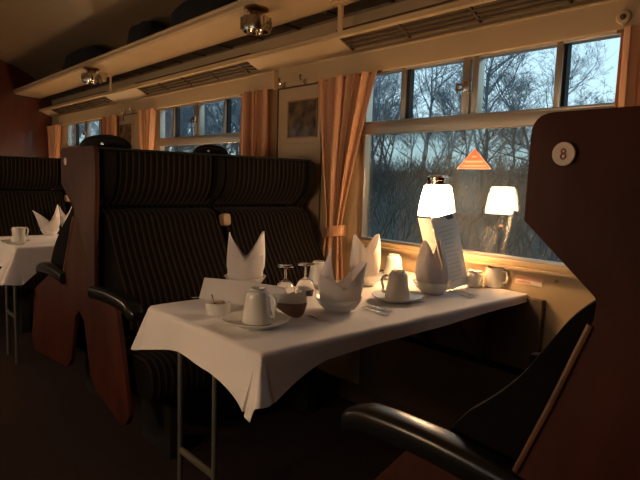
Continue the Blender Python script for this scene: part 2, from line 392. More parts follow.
# ---------------------------------------------------------------- seats
def rnd_poly(pts, idx_r):
    """round chosen corners"""
    out = []; n = len(pts)
    for i, p in enumerate(pts):
        r = idx_r.get(i, 0)
        if not r: out.append(p); continue
        a = Vector(pts[i-1]+(0,)) - Vector(p+(0,)); b = Vector(pts[(i+1) % n]+(0,)) - Vector(p+(0,)); P = Vector(p+(0,))
        s = P+a.normalized()*r; e = P+b.normalized()*r
        for k in range(7):
            q = k/6; w = s*(1-q)**2+P*2*q*(1-q)+e*q*q; out.append((w.x, w.y))
    return out
YS = .819                                  # plane of the seat ends
# front profiles (distance from pair centre, height relative to the eye), in units of S
def seat_pair(cx, label, waist_l=.24, waist_r=.42, prof_l=None, prof_r=None, y0=YS, y1=2.0, ny=2, sides=(1, -1), number=True, foot_l=1.45, foot_r=1.3, group=None, eight=False, mirror=False):
    t = thing('back_to_back_seat', label, 'train seat', (cx, y0, 0), 0, group)
    def half(s, waist, foot):
        return [(s*.52, .265), (s*.525, -.13), (s*waist, -.38), (s*(waist+.005), -.45), (s*.49, -1.13), (s*1.0, -1.20), (s*(foot-.2), -1.5), (s*foot, -2.2), (s*(foot-.15), -2.34), (s*.45, -2.2), (s*.30, -2.08), (s*.14, -1.55)]
    hl = half(-1, waist_l, foot_l); hr = half(1, waist_r, foot_r)
    if waist_r > .4: hr[2] = (.50, -.38); hr[3] = (.48, -.5); hr[4] = (.46, -1.13)
    pts = hl + [(0, -1.47)] + hr[::-1]
    if 1 not in sides: pts = hl + [(0, -1.47), (0, .265)]
    if -1 not in sides: pts = [(0, .265), (0, -1.47)] + hr[::-1]
    pts = [(a*S, CZ+S*b) for a, b in pts]
    pts = rnd_poly(pts, {0: .035, len(pts)-1: .035, 2: .008, 7: .035, 8: .035, 9: .025, len(pts)-8: .035, len(pts)-9: .035, len(pts)-10: .025})
    MB().prism(pts, 0, .02, .005).build('end_panel', 'wood', t)
    if -1 in sides:
        MB().tube([(-(waist_l+.01)*S, .0, zu(-.47)), (-(waist_l+.49)/2*S, .0, zu(-.79)), (-.485*S, .0, zu(-1.10))], .0055, 8).build('edge_moulding', 'mould', t)  # strip in a lighter brown than the end panel
    if number:
        d = thing_disc(t, ((-.385 if eight else -.33)*S, -.0015, zu(.115)), eight)
    rt = Matrix.Rotation(0, 3, 'Z')
    w = (y1-y0-.04)/ny
    for s in sides:
        pf = prof_l if s < 0 else prof_r
        if pf is None: pf = [(.45, -.38), (.56, -.62), (.72, -.88), (.98, -1.22), (1.05, -1.6)]
        for k in range(ny):
            a = .04+k*w+.012; b = .04+(k+1)*w-.012
            # headrest with raised wings; the wings' dark colour paints in their shading
            hr_ = MB(); hp = [(s*.04*S, zu(.245)), (s*.46*S, zu(.245)), (s*.475*S, zu(.18)), (s*.465*S, zu(-.12)), (s*.26*S, zu(-.33)), (s*.04*S, zu(-.33))]
            hr_.prism(soften(hp, 2), a-.010, b+.010, .012); hr_.build('headrest', 'moq', t)
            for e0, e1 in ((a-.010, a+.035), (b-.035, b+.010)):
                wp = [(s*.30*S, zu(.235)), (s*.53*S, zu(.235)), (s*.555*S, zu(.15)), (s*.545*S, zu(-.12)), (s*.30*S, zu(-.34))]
                MB().prism(soften(wp, 2), e0, e1, .012).build('head_wing', 'wingshade', t)
            bk = MB()
            poly = [(s*p[0]*S, CZ+S*p[1]) for p in pf] + [(s*.10*S, zu(-1.6)), (s*.05*S, zu(-.36))]
            poly = soften(poly, 4)
            bk.prism(poly, a, b, .018); bk.build('backrest', 'moq', t)
            ct = MB(); zt = .455; fx = 1.42*S
            cp = [(s*.6*S, .30), (s*fx, .30), (s*(fx+.03), .36), (s*(fx+.015), .44), (s*(fx-.05), .47), (s*.8*S, .45), (s*.6*S, .44)]
            ct.prism(soften(cp, 3), a, b, .02); ct.build('seat_cushion', 'moq', t)
        # aisle armrest
        ar = MB(); z = zu(-1.13)
        def arm(u, v, s=s, z=z):
            x = .44*S+(1.44-.44)*S*v; an = 2*math.pi*u; k = 1 if v < .97 else .55
            dz = .012*math.sin(v*math.pi)-.02*max(0, v-.85)/.15
            return Vector((s*x, .01+.034*k*math.copysign(abs(math.cos(an))**.6, math.cos(an)), z+dz-.022+.028*k*math.copysign(abs(math.sin(an))**.6, math.sin(an))))
        ar.grid(arm, 24, 24, wrap=True); cap_ends(ar); ao = ar.build('armrest', 'blackgl', t)
        if ny == 2:
            m_ = MB(); ym = .04+w; m_.box((s*.33, ym, .69), (.34, .05, .06), .02); m_.build('centre_armrest', 'moq', t)
            m_ = MB(); m_.box((s*.225, ym, .965), (.05, .045, .06), .016, Matrix.Rotation(-s*.15, 3, 'Y')); m_.build('folded_armrest', 'tan', t)
    for s in sides:                       # upholstered wing at the wall end
        wg = [(s*.03*S, zu(.25)), (s*.52*S, zu(.25)), (s*.525*S, zu(-.13)), (s*.24*S, zu(-.40)), (s*.30*S, zu(-.6)), (s*.60*S, zu(-1.13)), (s*.1*S, zu(-1.2)), (s*.03*S, zu(-.4))]
        MB().prism(soften(wg, 2), y1-y0-.045, y1-y0, .01).build('wall_wing', 'moq', t)
    p = MB()
    L = 1.2*S if len(sides) == 2 else .8*S
    for yy in (.22, (y1-y0)-.22):
        for s in sides:
            MB().b2((s*.22, yy-.03, 0), (s*.50, yy+.03, .29), .005).build('foot', 'black', t)
    MB().b2((-.5 if -1 in sides else 0, .1, .285), (.5 if 1 in sides else 0, y1-y0-.1, .305)).build('seat_frame', 'black', t)
    m_ = MB(); m_.b2((-.20 if -1 in sides else 0, .0, zu(.235)), (.20 if 1 in sides else 0, y1-y0-.01, zu(.255)), .004); m_.build('top_cap', 'black', t)
    return t
def soften(poly, n):
    for _ in range(2):
        out = []
        for i in range(len(poly)):
            a = poly[i]; b = poly[(i+1) % len(poly)]
            out.append((a[0]*.75+b[0]*.25, a[1]*.75+b[1]*.25)); out.append((a[0]*.25+b[0]*.75, a[1]*.25+b[1]*.75))
        poly = out
    return poly
def cap_ends(mb):
    es = [e for e in mb.bm.edges if len(e.link_faces) == 1]
    bmesh.ops.holes_fill(mb.bm, edges=es, sides=0)
def thing_disc(t, c, eight):
    r = Matrix.Rotation(math.pi/2, 3, 'X')
    d = MB().lathe([(0, -.002), (.0165, -.002), (.0175, .0), (.0175, .003), (.0165, .004), (0, .004)], c, 36, r).build('number_disc', 'disc', t)
    if eight:
        g = MB(); 
        for dz, rx, rz in ((.0038, .0030, .0031), (-.0036, .0037, .0038)):
            pts = [(c[0]+rx*math.cos(a), c[1]-.0042, c[2]+dz+rz*math.sin(a)) for a in [2*math.pi*k/20 for k in range(21)]]
            g.tube(pts, .0013, 6, cap=False)
        g.build('digit_eight', 'digit', d)
    return d
p8 = [(.20, -.33), (.36, -.45), (.46, -.60), (.60, -.82), (.92, -1.1), (1.05, -1.6)]
pb2 = [(.55, -.33), (.66, -.45), (.95, -.62), (1.30, -.90), (1.52, -1.2), (1.5, -1.6)]
seat_pair(PAIR[0], 'dark wooden seat end with round ivory disc marked 8 at the right foreground', prof_l=p8, eight=True)
seat_pair(PAIR[1], 'high brown striped double seat facing the camera behind the laid table', waist_l=.12, prof_l=pb2, foot_l=1.9)
seat_pair(PAIR[2], 'distant dark seat back at the left edge behind the far table', prof_l=pb2)
def arch(x, y, label, w=.115, h=.055):
    t = thing('handbag', label, 'bag', (x, y, zu(.262)), .9, None)
    m_ = MB(); m_.grid(lambda u, v: Vector((w*math.cos(2*math.pi*u)*math.cos(v*math.pi/2)**.6, .05*math.sin(2*math.pi*u)*math.cos(v*math.pi/2)**.6, h*.92*math.sin(v*math.pi/2))), 28, 10, wrap=True); cap_ends(m_); m_.build('bag_body', 'black', t)
    m_ = MB(); m_.tube([(w*.96*math.cos(a), 0, h*.15+h*math.sin(a)*.9) for a in [math.pi*k/14 for k in range(15)]], .011, 8); m_.build('handle', 'blackgl', t)
    m_ = MB(); m_.lathe([(0, 0), (.007, .001), (.008, .006), (0, .008)], (0, -.045, h*.42), 12, Matrix.Rotation(math.pi/2, 3, 'X')); m_.build('clasp', 'chrome', t)
arch(-2.62, .98, 'black handbag with arched handle on top of the seat back, on the left')
arch(-2.6, 1.52, 'smaller black handbag with chrome clasp on the seat back, before the middle window', .085, .045)
# ---------------------------------------------------------------- tables
TZ = .745
def table(cx, y0, y1, label):
    t = thing('dining_table', label, 'table', (cx, 0, 0), 0, None)
    MB().prism(rnd_poly([(-.295, y0+.01), (.295, y0+.01), (.295, y1), (-.295, y1)], {0: .06, 1: .06}), TZ-.03, TZ-.002, .004, 'xy').build('tabletop', 'wood', t)
    s = 1 if y1 > y0 else -1
    for dx in (-.2, .012):
        MB().tube([(dx, y0+.04*s, 0), (dx, y0+.04*s, TZ-.03)], .0085, 12).build('leg', 'tube', t)
    MB().b2((-.2, y0+.034*s, .277), (.012, y0+.046*s, .297), .003).build('stretcher', 'tube', t)
    MB().prism([(y1-.04*s, TZ-.03), (y1-.30*s, TZ-.03), (y1-.28*s, TZ-.06), (y1-.04*s, TZ-.30)], -.16, -.13, .003, 'yz').build('wall_bracket', 'brownp', t)
    MB().prism([(y1-.04*s, TZ-.03), (y1-.30*s, TZ-.03), (y1-.28*s, TZ-.06), (y1-.04*s, TZ-.30)], .13, .16, .003, 'yz').build('wall_bracket', 'brownp', t)
    return t
table(BAY[0], .78, 2.05, 'long dining table under the near white cloth with two thin tube legs')
table(BAY[1], .78, 2.05, 'far dining table at the left edge beyond the double seat')
table(BAY[2], .78, 2.05, 'farthest dining table next to the red bulkhead')
def cloth(cx, y0, y1, label, ends=.108, side0=.064, side1=.035, left=.10, seed=0):
    t = MB(); hx = .303; nx, ny = 150, 200; r = .012
    sg = 1 if y1 > y0 else -1
    def bend(e):                               # length along cloth past the edge -> (out, down)
        if e <= 0: return 0, 0
        q = r*math.pi/2
        if e < q: a = e/r; return r*math.sin(a), r*(1-math.cos(a))
        return r, r+(e-q)
    def fn(u, v):
        L = abs(y1-y0)
        b = -ends+(L+ends)*v                  # along the table from the aisle end
        k = max(0, min(1, b/L)); dr = side0*(1-k)+side1*k; 
        if b < 0: dr = side0
        W_ = hx+left; 
        cb = max(0, 1-abs(b)/.20)**1.3 if b > 0 else 1.0
        a = -(hx+left*(1+.2*cb))+(2*hx+left*(1+.2*cb)+dr*(1+.95*cb))*u
        if b < 0: b *= 1+.38*max(0, 1-(hx-min(hx, abs(a)))/.20)**1.3
        ex = max(0, abs(a)-hx); ey = max(0, -b); sx_ = math.copysign(1, a)
        ph = math.atan2(ey, ex); e = max(ex, ey)*(1+.10*math.sin(2*ph)**2) if min(ex, ey) > 0 else max(ex, ey); o, d = bend(e)
        wob = .0015*noise.noise(Vector((a*9, b*9, seed)))
        if e <= 0: return Vector((cx+a, y0+sg*b, TZ+.0035+wob))
        ph = math.atan2(ey, ex)               # 0 = side, pi/2 = end
        h_ = math.hypot(ex, ey); dx, dy = ex/h_, ey/h_
        corner = math.sin(2*ph)
        near = max(0, 1-(b/.17 if ex > 0 and ey == 0 else (hx-abs(a))/.15 if ex == 0 else 0))
        near = near if a > 0 else near*.35
        fl = .10+.30*near**1.5+(.34 if a > 0 else .24)*corner**2+0*.34*corner**2-.22*math.exp(-((ph-1.0)/.22)**2)*(1 if a > 0 else 0)*(1 if ex > 0 and ey > 0 else 0)
        fl += .10*math.sin(a*14+seed)*(1 if ey > 0 else 0)*(1-corner)+.12*math.sin(b*11+seed)*(1 if ex > 0 else 0)*(1-corner)
        out = o+fl*max(0, d-r*.5)
        dn = d*math.sqrt(max(.3, 1-fl*fl*.8))
        bx = max(-hx, min(hx, a)); by = max(0, b)
        return Vector((cx+bx+sx_*dx*out, y0+sg*(by-dy*out), TZ+.0035+wob-dn))
    t.grid(fn, nx, ny)
    o = t.build('tablecloth', 'linen', None, solid=.0016, recalc=False)
    return tag(o, label, 'tablecloth')
cloth(BAY[0], .775, 2.045, 'white tablecloth draped over the near table', seed=0)
cloth(BAY[1], .775, 2.045, 'white tablecloth over the far table at the left edge', ends=.15, side0=.11, seed=3)
cloth(BAY[2], .775, 2.045, 'white tablecloth over the farthest table by the bulkhead', seed=5)
# ---------------------------------------------------------------- table lamp
def lamp(loc, label):
    t = thing('table_lamp', label, 'lamp', loc, 0, None)
    MB().lathe([(0, 0), (.055, 0), (.055, .012), (.045, .018), (.03, .026), (.014, .035), (.0, .035)], n=32).build('base', 'brass', t)
    MB().lathe([(.011, .03), (.011, .2), (.018, .21), (.018, .23), (.009, .24), (.009, .3), (.0, .3)], n=20).build('stem', 'brass', t)
    MB().lathe([(.071, .290), (.068, .330), (.060, .375), (.052, .405), (.046, .413)], n=40).build('lamp_shade', 'shade', t, solid=.003)
    c = MB().lathe([(0, .40), (.044, .40), (.046, .414), (.046, .420), (.042, .422), (.042, .430), (.045, .432), (.045, .444), (.041, .447), (.036, .452), (0, .455)], n=32); c.build('cap', 'chrome', t)
    c = MB()
    for k in range(3):
        a = k*2*math.pi/3; c.tube([(0, 0, .292), (.068*math.cos(a), .068*math.sin(a), .293)], .003, 6)
    c.build('shade_carrier', 'brass', t)
    return t
L1 = lamp((-1.369, 1.836, TZ+.004), 'glowing table lamp with chrome cap on the near table by the window')
dup(L1, (-3.69, 1.836, TZ+.004), 0, 'glowing table lamp on the far table, hidden behind the double seat')
dup(L1, (-6.0, 1.836, TZ+.004), 0, 'glowing table lamp on the farthest table by the bulkhead')
# other side of the aisle
for b_, w_ in ((BAY[0], 'near'), (BAY[1], 'far')):
    table(b_, -.12, -.63, 'small table across the aisle, %s one' % w_)
    cloth(b_, -.115, -.632, 'white tablecloth on the small table across the aisle, %s one' % w_, seed=7)
    dup(L1, (b_, -.31, TZ+.004), 0, 'glowing table lamp across the aisle, %s one' % w_)
# ---------------------------------------------------------------- tableware
TT = TZ+.0055
def lath(name, prof, m, parent=None, n=36, loc=None): return MB().lathe(prof, (0, 0, 0), n).build(name, m, parent, loc=loc)
def cup(loc, rz, label, sc=1.0, h=.098, r0=.044, r1=.032):
    """upturned mug: wide rim on the saucer, foot ring uppermost"""
    t = thing('upturned_cup', label, 'cup', loc, rz, None)
    lath('cup_body', [(r0-.004, .001), (r0, 0), (r0+.001, .004), (r0-.001, .02), (r0-.006, .045), (r1+.003, .072), (r1+.001, .084), (r1-.005, h-.006), (r1-.008, h-.005), (r1-.008, h), (r1-.012, h), (r1-.014, h-.006), (0, h-.007)], 'china', t)
    m_ = MB(); m_.tube([(r1+.002, 0, .078), (r1+.018, 0, .082), (r1+.030, 0, .068), (r1+.026, 0, .05), (r1+.018, 0, .036), (r0+.016, 0, .022), (r0+.003, 0, .018), (r0-.004, 0, .022)], [.0055, .0055, .005, .005, .005, .005, .005, .0055], 10); m_.build('handle', 'china', t, sub=1)
    t.scale = (sc,)*3
    return t
def saucer(loc, label, r=.092):
    o = lath('saucer', [(0, .003), (r*.45, .003), (r*.5, 0), (r*.55, 0), (r*.6, .004), (r*.9, .014), (r, .020), (r*1.002, .022), (r*.9, .0175), (r*.62, .0075), (r*.4, .0065), (0, .0065)], 'china', loc=loc, n=48)
    return tag(o, label, 'saucer')
def pt(px, py, z=TZ):                      # a photographed point on the table top, in metres
    v = Vector(((px-320)/F, -(py-240)/F, -1)); r = Rm @ v
    k = (z-CZ)/r.z; return (r.x*k, r.y*k)
def P3(px, py, dz=0.0):
    a, b = pt(px, py); return (a, b, TT+dz)
saucer(P3(256, 327), 'white saucer at the aisle end of the near table under an upturned cup', .096)
cup(P3(257, 326, .008), .45, 'white upturned cup with curled handle at the aisle end of the near table')
saucer(P3(397, 302), 'white saucer in the middle of the near table, right of the big napkin', .092)
cup(P3(397, 301, .008), -2.15, 'grey-shadowed upturned cup with handle to the left, in the middle of the near table', 1.0)
saucer(P3(393, 280), 'brightly lit saucer beside the lamp base', .07)
cup(P3(393, 279, .008), 2.4, 'brightly lit upturned cup glowing in front of the table lamp', .98)
saucer(P3(320, 288), 'small saucer under the cup by the curtain', .07)
cup(P3(318, 287, .006), 2.5, 'cream upturned cup near the tied-back curtain, behind the wine glasses', .95)
# bowls with folded napkins
def bowl(loc, label, r=.066, h=.040):
    o = lath('bowl', [(0, .004), (r*.45, .004), (r*.48, 0), (r*.54, 0), (r*.56, .006), (r*.8, h*.45), (r*.97, h*.95), (r, h), (r*.97, h), (r*.76, h*.5), (r*.5, .010), (0, .009)], 'china', loc=loc, n=44)
    return tag(o, label, 'bowl')
def napkin(loc, rz, label, peaks, low=.05, rx=.040, ry=.030, base=.010, flap=True, rb=.030, cat='napkin'):
    """folded two-peaked napkin: a wrapped wall whose top edge climbs to the peaks; peaks = [(angle, height, lean, width)]"""
    t = thing('folded_napkin', label, cat, loc, rz, None)
    def top(a):
        h = low; ln = 0
        for pa, ph, pl, pw in peaks:
            q = math.cos(a-pa)
            if q > 0:
                q = q**pw; hh = low+(ph-low)*q
                if hh > h: h = hh; ln = pl*q
        return h, ln
    def sec(a, s):
        c, q = math.cos(a), math.sin(a); return Vector((math.copysign(abs(c)**.8, c)*rx*s, math.copysign(abs(q)**.8, q)*ry*s, 0))
    def fn(u, v):
        a = 2*math.pi*u; h, ln = top(a)
        s = .62+.38*min(1, v*3)+.10*math.sin(v*math.pi)
        p = sec(a, s); out = sec(a, 1).normalized()
        p = p*(1-.12*v*(h-low)/.15)
        p += out*ln*v*v + out*.0035*math.sin(5*a+2*v)*(1-v*.5)
        p.z = base+(h-base)*v; return p
    MB().grid(fn, 160, 26, wrap=True).build('napkin_wrap', 'napkin', t, solid=.0022, recalc=False)
    if flap:                                # overlapping front folds making the V
        for sgn in (-1, 1):
            def ff(u, v, sgn=sgn):
                x = sgn*(rx*.99-u*rx*1.35); zt = top(0 if sgn > 0 else math.pi)[0]*.62*(1-u)+(low*.85)*u
                z = base+(zt-base)*v; y = -ry*1.05-.004*(1+sgn*.5)-.010*math.sin(v*math.pi*.7)+.022*abs(x/rx)**2
                return Vector((x*(.72+.28*min(1, v*3)), y, z))
            MB().grid(ff, 24, 20).build('fold', 'napkin', t, solid=.0022, recalc=False)
    return t
cam_ang = math.atan2(-.80, .6)
def facing(loc, off=0): return math.atan2(-loc[1], -loc[0])+math.pi/2+off
V2 = lambda hl, hr, ll=.0, lr=.0, w=1.0: [(math.pi, hl, ll, w), (0, hr, lr, w)]
def nap(px, py, label, blabel, hl, hr, low, rx, ry, off=0, r=.076, ll=0, lr=0, w=1.0, flap=True, h=.046):
    c = P3(px, py); bowl(c, blabel, r, h); napkin((c[0], c[1], c[2]+.0), facing(c, off), label, V2(hl, hr, ll, lr, w), low, rx, ry, base=.012, flap=flap)
nap(245, 289, 'white napkin folded into two tall points, at the left rear of the near table', 'white bowl under the left rear napkin', .212, .218, .115, .066, .045, 0, .080, .002, .006, 1.0)
nap(338, 312, 'large white napkin with a tall narrow left point, nearest the camera on the near table', 'white bowl at the front edge under the large napkin', .205, .160, .082, .066, .052, .12, .078, -.034, .022, 1.15)
nap(365, 286, 'white napkin with two points right behind the large napkin', 'white bowl behind the large napkin', .205, .207, .13, .056, .045, .4, .072, .0, -.004, 1.0, False)
nap(432, 294, 'white napkin with curved points beside the leaning menu', 'white bowl near the menu at the table edge', .205, .212, .085, .064, .050, .62, .078, -.014, -.040, .8, False)
# sugar pot
def sugar(loc, label):
    t = thing('sugar_pot', label, 'pot', loc, 0)
    lath('pot', [(0, 0), (.034, 0), (.037, .004), (.0385, .034), (.0365, .036), (.034, .034), (.033, .008), (0, .007)], 'china', t)
    s_ = MB(); rr = random.Random(3)
    for k in range(9): a = rr.uniform(0, 6.28); q = rr.uniform(.004, .019); s_.box((q*math.cos(a), q*math.sin(a), rr.uniform(.028, .035)), (.014, .010, .006), .001, Matrix.Rotation(rr.uniform(0, 3), 3, 'Z') @ Matrix.Rotation(rr.uniform(-.6, .6), 3, 'X'))
    s_.build('sugar_lumps', 'sugar', t)
    s_ = MB(); s_.tube([(-.012, .0, .015), (-.020, -.006, .040), (-.024, -.008, .056)], [.002, .002, .0035], 8); s_.build('spoon', 'steel', t)
sugar(P3(218, 315), 'small round white sugar pot with a spoon at the aisle end of the near table')
# wine glasses, upturned
def wineglass(loc, label):
    t = thing('upturned_wine_glass', label, 'wine glass', loc, 0)
    lath('glass_bowl', [(.030, 0), (.034, .018), (.035, .035), (.026, .055), (.008, .066), (.0038, .070), (.0035, .105), (.008, .110), (.030, .1135), (.033, .116), (.030, .1165), (.0, .1165)], 'glass', t)
    return t
def gl(px, py, label):
    wineglass(P3(px, py), label)
gl(285, 300, 'upturned wine glass left of its twin, behind the leaflet')
gl(305, 297, 'upturned wine glass right of its twin, in front of the cream cup')
gl(296, 303, 'short upturned glass low between the two stemmed ones') if False else None
# leaflet lying on its long edge
def leaflet():
    t = thing('folded_leaflet', 'long white folded leaflet standing behind the cup and sugar pot', 'leaflet', (0, 0, 0))
    a = Vector(pt(199, 300)+(0,)); b = Vector(pt(280, 312)+(0,)); z = TT; H = .068
    d = (b-a); n_ = Vector((d.y, -d.x, 0)).normalized()
    if n_.dot(-a) < 0: n_ = -n_
    def fr(u, v): return a+d*u+n_*(-.030*v+.006*math.sin(u*5))+Vector((0, 0, z+H*v+.004*math.sin(u*3)*v))
    MB().grid(fr, 20, 8).build('front_leaf', 'paper', t, solid=.0012, recalc=False)
    def bk(u, v): p = a+d*u-n_*(.030+.035*(1-v))+Vector((0, 0, z+H*v+.004*math.sin(u*3)*v)); return p
    MB().grid(bk, 20, 8).build('back_leaf', 'paper', t, solid=.0012, recalc=False)
leaflet()
def rolled():
    t = thing('curled_leaflet', 'curled grey-blue leaflet end in shadow beside the aisle-end saucer', 'leaflet', (0, 0, 0))
    a = Vector(pt(279, 320)+(0,)); b = Vector(pt(308, 316)+(0,)); d = b-a; n_ = Vector((d.y, -d.x, 0)).normalized()
    if n_.dot(-a) < 0: n_ = -n_
    bt = lambda u: .034*abs(2*u-1)**2.2
    def P_(u, z, o=0): e = math.sin(math.pi*u); return a+d*(u+(u-.5)*.16*z/.068)+n_*(.020*e-.030*z/.068+o)+Vector((0, 0, TT+z))
    MB().grid(lambda u, v: P_(u, bt(u)+(.070-bt(u))*v), 24, 10).build('leaf', 'paperb', t, solid=.0012, recalc=False)
    MB().grid(lambda u, v: P_(u, bt(u)+(.046-.012*u-bt(u))*v*.97, .0016), 24, 6).build('brown_band', 'tanp', t, solid=.001, recalc=False)  # brown strip over the lower part of the leaf
rolled()
# menu leaning against the lamp
def menu():
    t = thing('menu_card', 'tall white menu card leaning against the table lamp', 'menu', (0, 0, 0))
    def ray(px, py, x): v = Rm @ Vector(((px-320)/F, -(py-240)/F, -1)); k = x/v.x; return Vector((x, v.y*k, CZ+v.z*k))
    bl = ray(448, 290, -1.283); br = ray(469, 284, -1.285); tl = ray(431, 219, -1.297); tr = ray(455, 212, -1.297)
    bl.z = max(bl.z, TT); br.z = max(br.z, TT)
    def f(u, v): return (bl*(1-u)+br*u)*(1-v)+(tl*(1-u)+tr*u)*v
    MB().grid(f, 6, 10).build('front_leaf', 'paperb', t, solid=.0016, recalc=False)
    n_ = (br-bl).cross(tl-bl).normalized()
    if n_.dot(-bl) < 0: n_ = -n_
    ik = MB(); rr = random.Random(8)
    for k in range(14):
        v = .86-.057*k; w = rr.uniform(.2, .34)
        q = [f(.5-w, v)+n_*.0016, f(.5+w, v)+n_*.0016, f(.5+w, v-.012)+n_*.0016, f(.5-w, v-.012)+n_*.0016]
        ik.bm.faces.new([ik.bm.verts.new(p) for p in q])
    ik.build('menu_text', 'ink', t, smooth=False, solid=.0004)
    ik = MB(); q = [f(.52, .985)+n_*.0016, f(.86, .985)+n_*.0016, f(.88, .93)+n_*.0016, f(.64, .93)+n_*.0016]
    ik.bm.faces.new([ik.bm.verts.new(p) for p in q]); ik.build('crest', 'inkd', t, smooth=False, solid=.0004)
    tl2 = ray(418, 218, -1.385); bl2 = bl+Vector((-.085, .02, 0))
    MB().grid(lambda u, v: (bl2*(1-u)+(bl-Vector((.004, 0, 0)))*u)*(1-v)+(tl2*(1-u)+(tl-Vector((.004, 0, 0)))*u)*v, 6, 10).build('rear_leaf', 'paper', t, solid=.0016, recalc=False)
menu()
def jug(loc, rz, label, r=.036, h=.078):
    t = thing('milk_jug', label, 'jug', loc, rz)
    lath('jug_body', [(0, .002), (r*.8, 0), (r*.95, .004), (r*1.05, h*.35), (r*.9, h*.7), (r*.8, h*.92), (r*.88, h), (r*.84, h), (r*.76, h*.9), (r*.9, h*.4), (0, .008)], 'china', t)
    MB().tube([(r*.8, 0, h*.88), (r*1.4, 0, h*.85), (r*1.6, 0, h*.6), (r*1.4, 0, h*.35), (r*.98, 0, h*.25)], .0045, 10).build('handle', 'china', t)
    MB().tube([(-r*.8, 0, h*.86), (-r*1.05, 0, h*.97), (-r*1.15, 0, h*1.0)], [.010, .007, .003], 10).build('spout', 'china', t)
jug(P3(474, 288), -.4, 'small rounded milk jug between the menu and the mug', .033, .066)
def mug(loc, rz, label):
    t = thing('mug', label, 'mug', loc, rz)
    lath('mug_body', [(0, .002), (.036, 0), (.040, .003), (.039, .04), (.038, .078), (.040, .082), (.037, .082), (.035, .078), (.036, .008), (0, .007)], 'china', t)
    MB().tube([(.037, 0, .072), (.056, 0, .070), (.062, 0, .050), (.056, 0, .028), (.038, 0, .020)], .0048, 10).build('handle', 'china', t)
mug(P3(494, 288), -.1, 'cream mug with handle to the right at the window end of the table')
# cutlery
def knife(px0, py0, px1, py1, label):
    a = Vector(P3(px0, py0, .003)); b = Vector(P3(px1, py1, .003)); d = b-a; L = d.length
    t = thing('knife', label, 'knife', a, math.atan2(d.y, d.x))
    MB().prism([(0, -.004), (L*.42, -.0045), (L*.42, .0045), (0, .004)], -.002, .002, .001, 'xy').build('handle', 'steel', t)
    MB().prism([(L*.42, -.005), (L*.9, -.010), (L, -.002), (L*.99, .004), (L*.42, .005)], -.001, .001, 0, 'xy').build('blade', 'steel', t)
def fork(px0, py0, px1, py1, label):
    a = Vector(P3(px0, py0, .003)); b = Vector(P3(px1, py1, .003)); d = b-a; L = d.length
    t = thing('fork', label, 'fork', a, math.atan2(d.y, d.x))
    MB().prism([(0, -.005), (L*.6, -.003), (L*.6, .003), (0, .005)], -.0015, .0015, .0008, 'xy').build('handle', 'steel', t)
    m_ = MB(); m_.prism([(L*.6, -.003), (L*.7, -.011), (L*.74, -.011), (L*.74, .011), (L*.7, .011), (L*.6, .003)], -.001, .001, 0, 'xy')
    for k in range(4): m_.b2((L*.74, -.0105+k*.006, -.001), (L, -.008+k*.006, .001))
    m_.build('tines', 'steel', t, smooth=False)
knife(308, 318, 330, 325, 'knife on the cloth left of the large napkin bowl')
fork(362, 310, 388, 317, 'fork on the cloth in front of the middle saucer')
knife(366, 307, 392, 314, 'knife beside the fork in front of the middle saucer')
knife(404, 299, 424, 304, 'knife under the rim of the bowl near the menu')
knife(452, 291, 480, 298, 'knife shining in lamplight in front of the milk jug')
fork(449, 293, 474, 300, 'fork shining in lamplight at the window end of the table')
knife(192, 300, 200, 299, 'short dark knife tip at the left rear edge of the cloth')
fork(228, 297, 246, 300, 'fork handle lying behind the leaflet') if False else None
# far table setting
saucer(P3(16, 245), 'saucer on the far table at the left edge', .075)
cup(P3(19, 244, .008), 2.0, 'white upturned cup on the far table at the left edge', 1.0, .082, .040, .034)
c = P3(50, 236); bowl(c, 'white bowl on the far table', .06); napkin(c, facing(c), 'white napkin folded to two points on the far table', V2(.165, .205, .05, .0), .09, .055, .04)
c = P3(66, 228); napkin(c, facing(c), 'small napkin tip showing over the far seat arm', V2(.16, .16), .09, .045, .035)
bowl(c, 'white bowl behind the far seat arm', .055)
# ---------------------------------------------------------------- signs on glass and wall
def tri():
    t = thing('triangle_sign', 'red triangular sticker on the near window above the lamp', 'sign', (-1.366, YW+.019, 0))
    def T(k, y, m, n, par): return MB().prism([(-.086*k, 1.2345+(1-k)*.03), (.086*k, 1.2345+(1-k)*.03), (0, 1.322-(1-k)*.058)], -y, -y+.0008, 0, 'xz').build(n, m, par, smooth=False)
    T(1, .001, 'redl', 'border', t); T(.93, .0016, 'red', 'face', t)
    m_ = MB(); m_.b2((-.045, -.0021, 1.262), (.045, -.0015, 1.270)); m_.b2((-.06, -.0021, 1.246), (.06, -.0015, 1.250)); m_.b2((-.012, -.0021, 1.284), (.012, -.0015, 1.290)); m_.build('marking', 'redl', t, smooth=False)
tri()
t = thing('notice_label', 'small pink and cream notice on the wall under the window, right of the mug', 'notice', (-1.082, YW-.002, 0))
MB().b2((-.045, -.001, .782), (.065, .001, .815)).build('label_base', 'pinkl', t, smooth=False)
MB().b2((-.043, -.0018, .800), (.070, -.0008, .814)).build('red_band', 'pink', t, smooth=False)
m_ = MB(); m_.b2((-.04, -.0018, .787), (.02, -.0008, .796)); m_.build('red_text', 'pink', t, smooth=False)
t = thing('heater_panel', None, None, (0, 0, 0))
MB().b2((-1.95, YW-.03, .105), (-.998, YW-.001, .735), .004).build('casing', 'brownp', t)
MB().b2((-1.93, YW-.034, .42), (-1.02, YW-.028, .45)).build('slot', 'black', t)
tag(t, 'brown metal panel on the wall under the window end of the table', 'wall panel')
t = thing('ventilator_button', 'small round cream knob on the pelmet at the upper right', 'knob', (-.785, YW-.036, 1.738))
MB().lathe([(0, .0), (.024, 0), (.024, .006), (.019, .010), (.010, .010)], n=28, axis=Matrix.Rotation(math.pi/2, 3, 'X')).build('ring', 'cream', t)
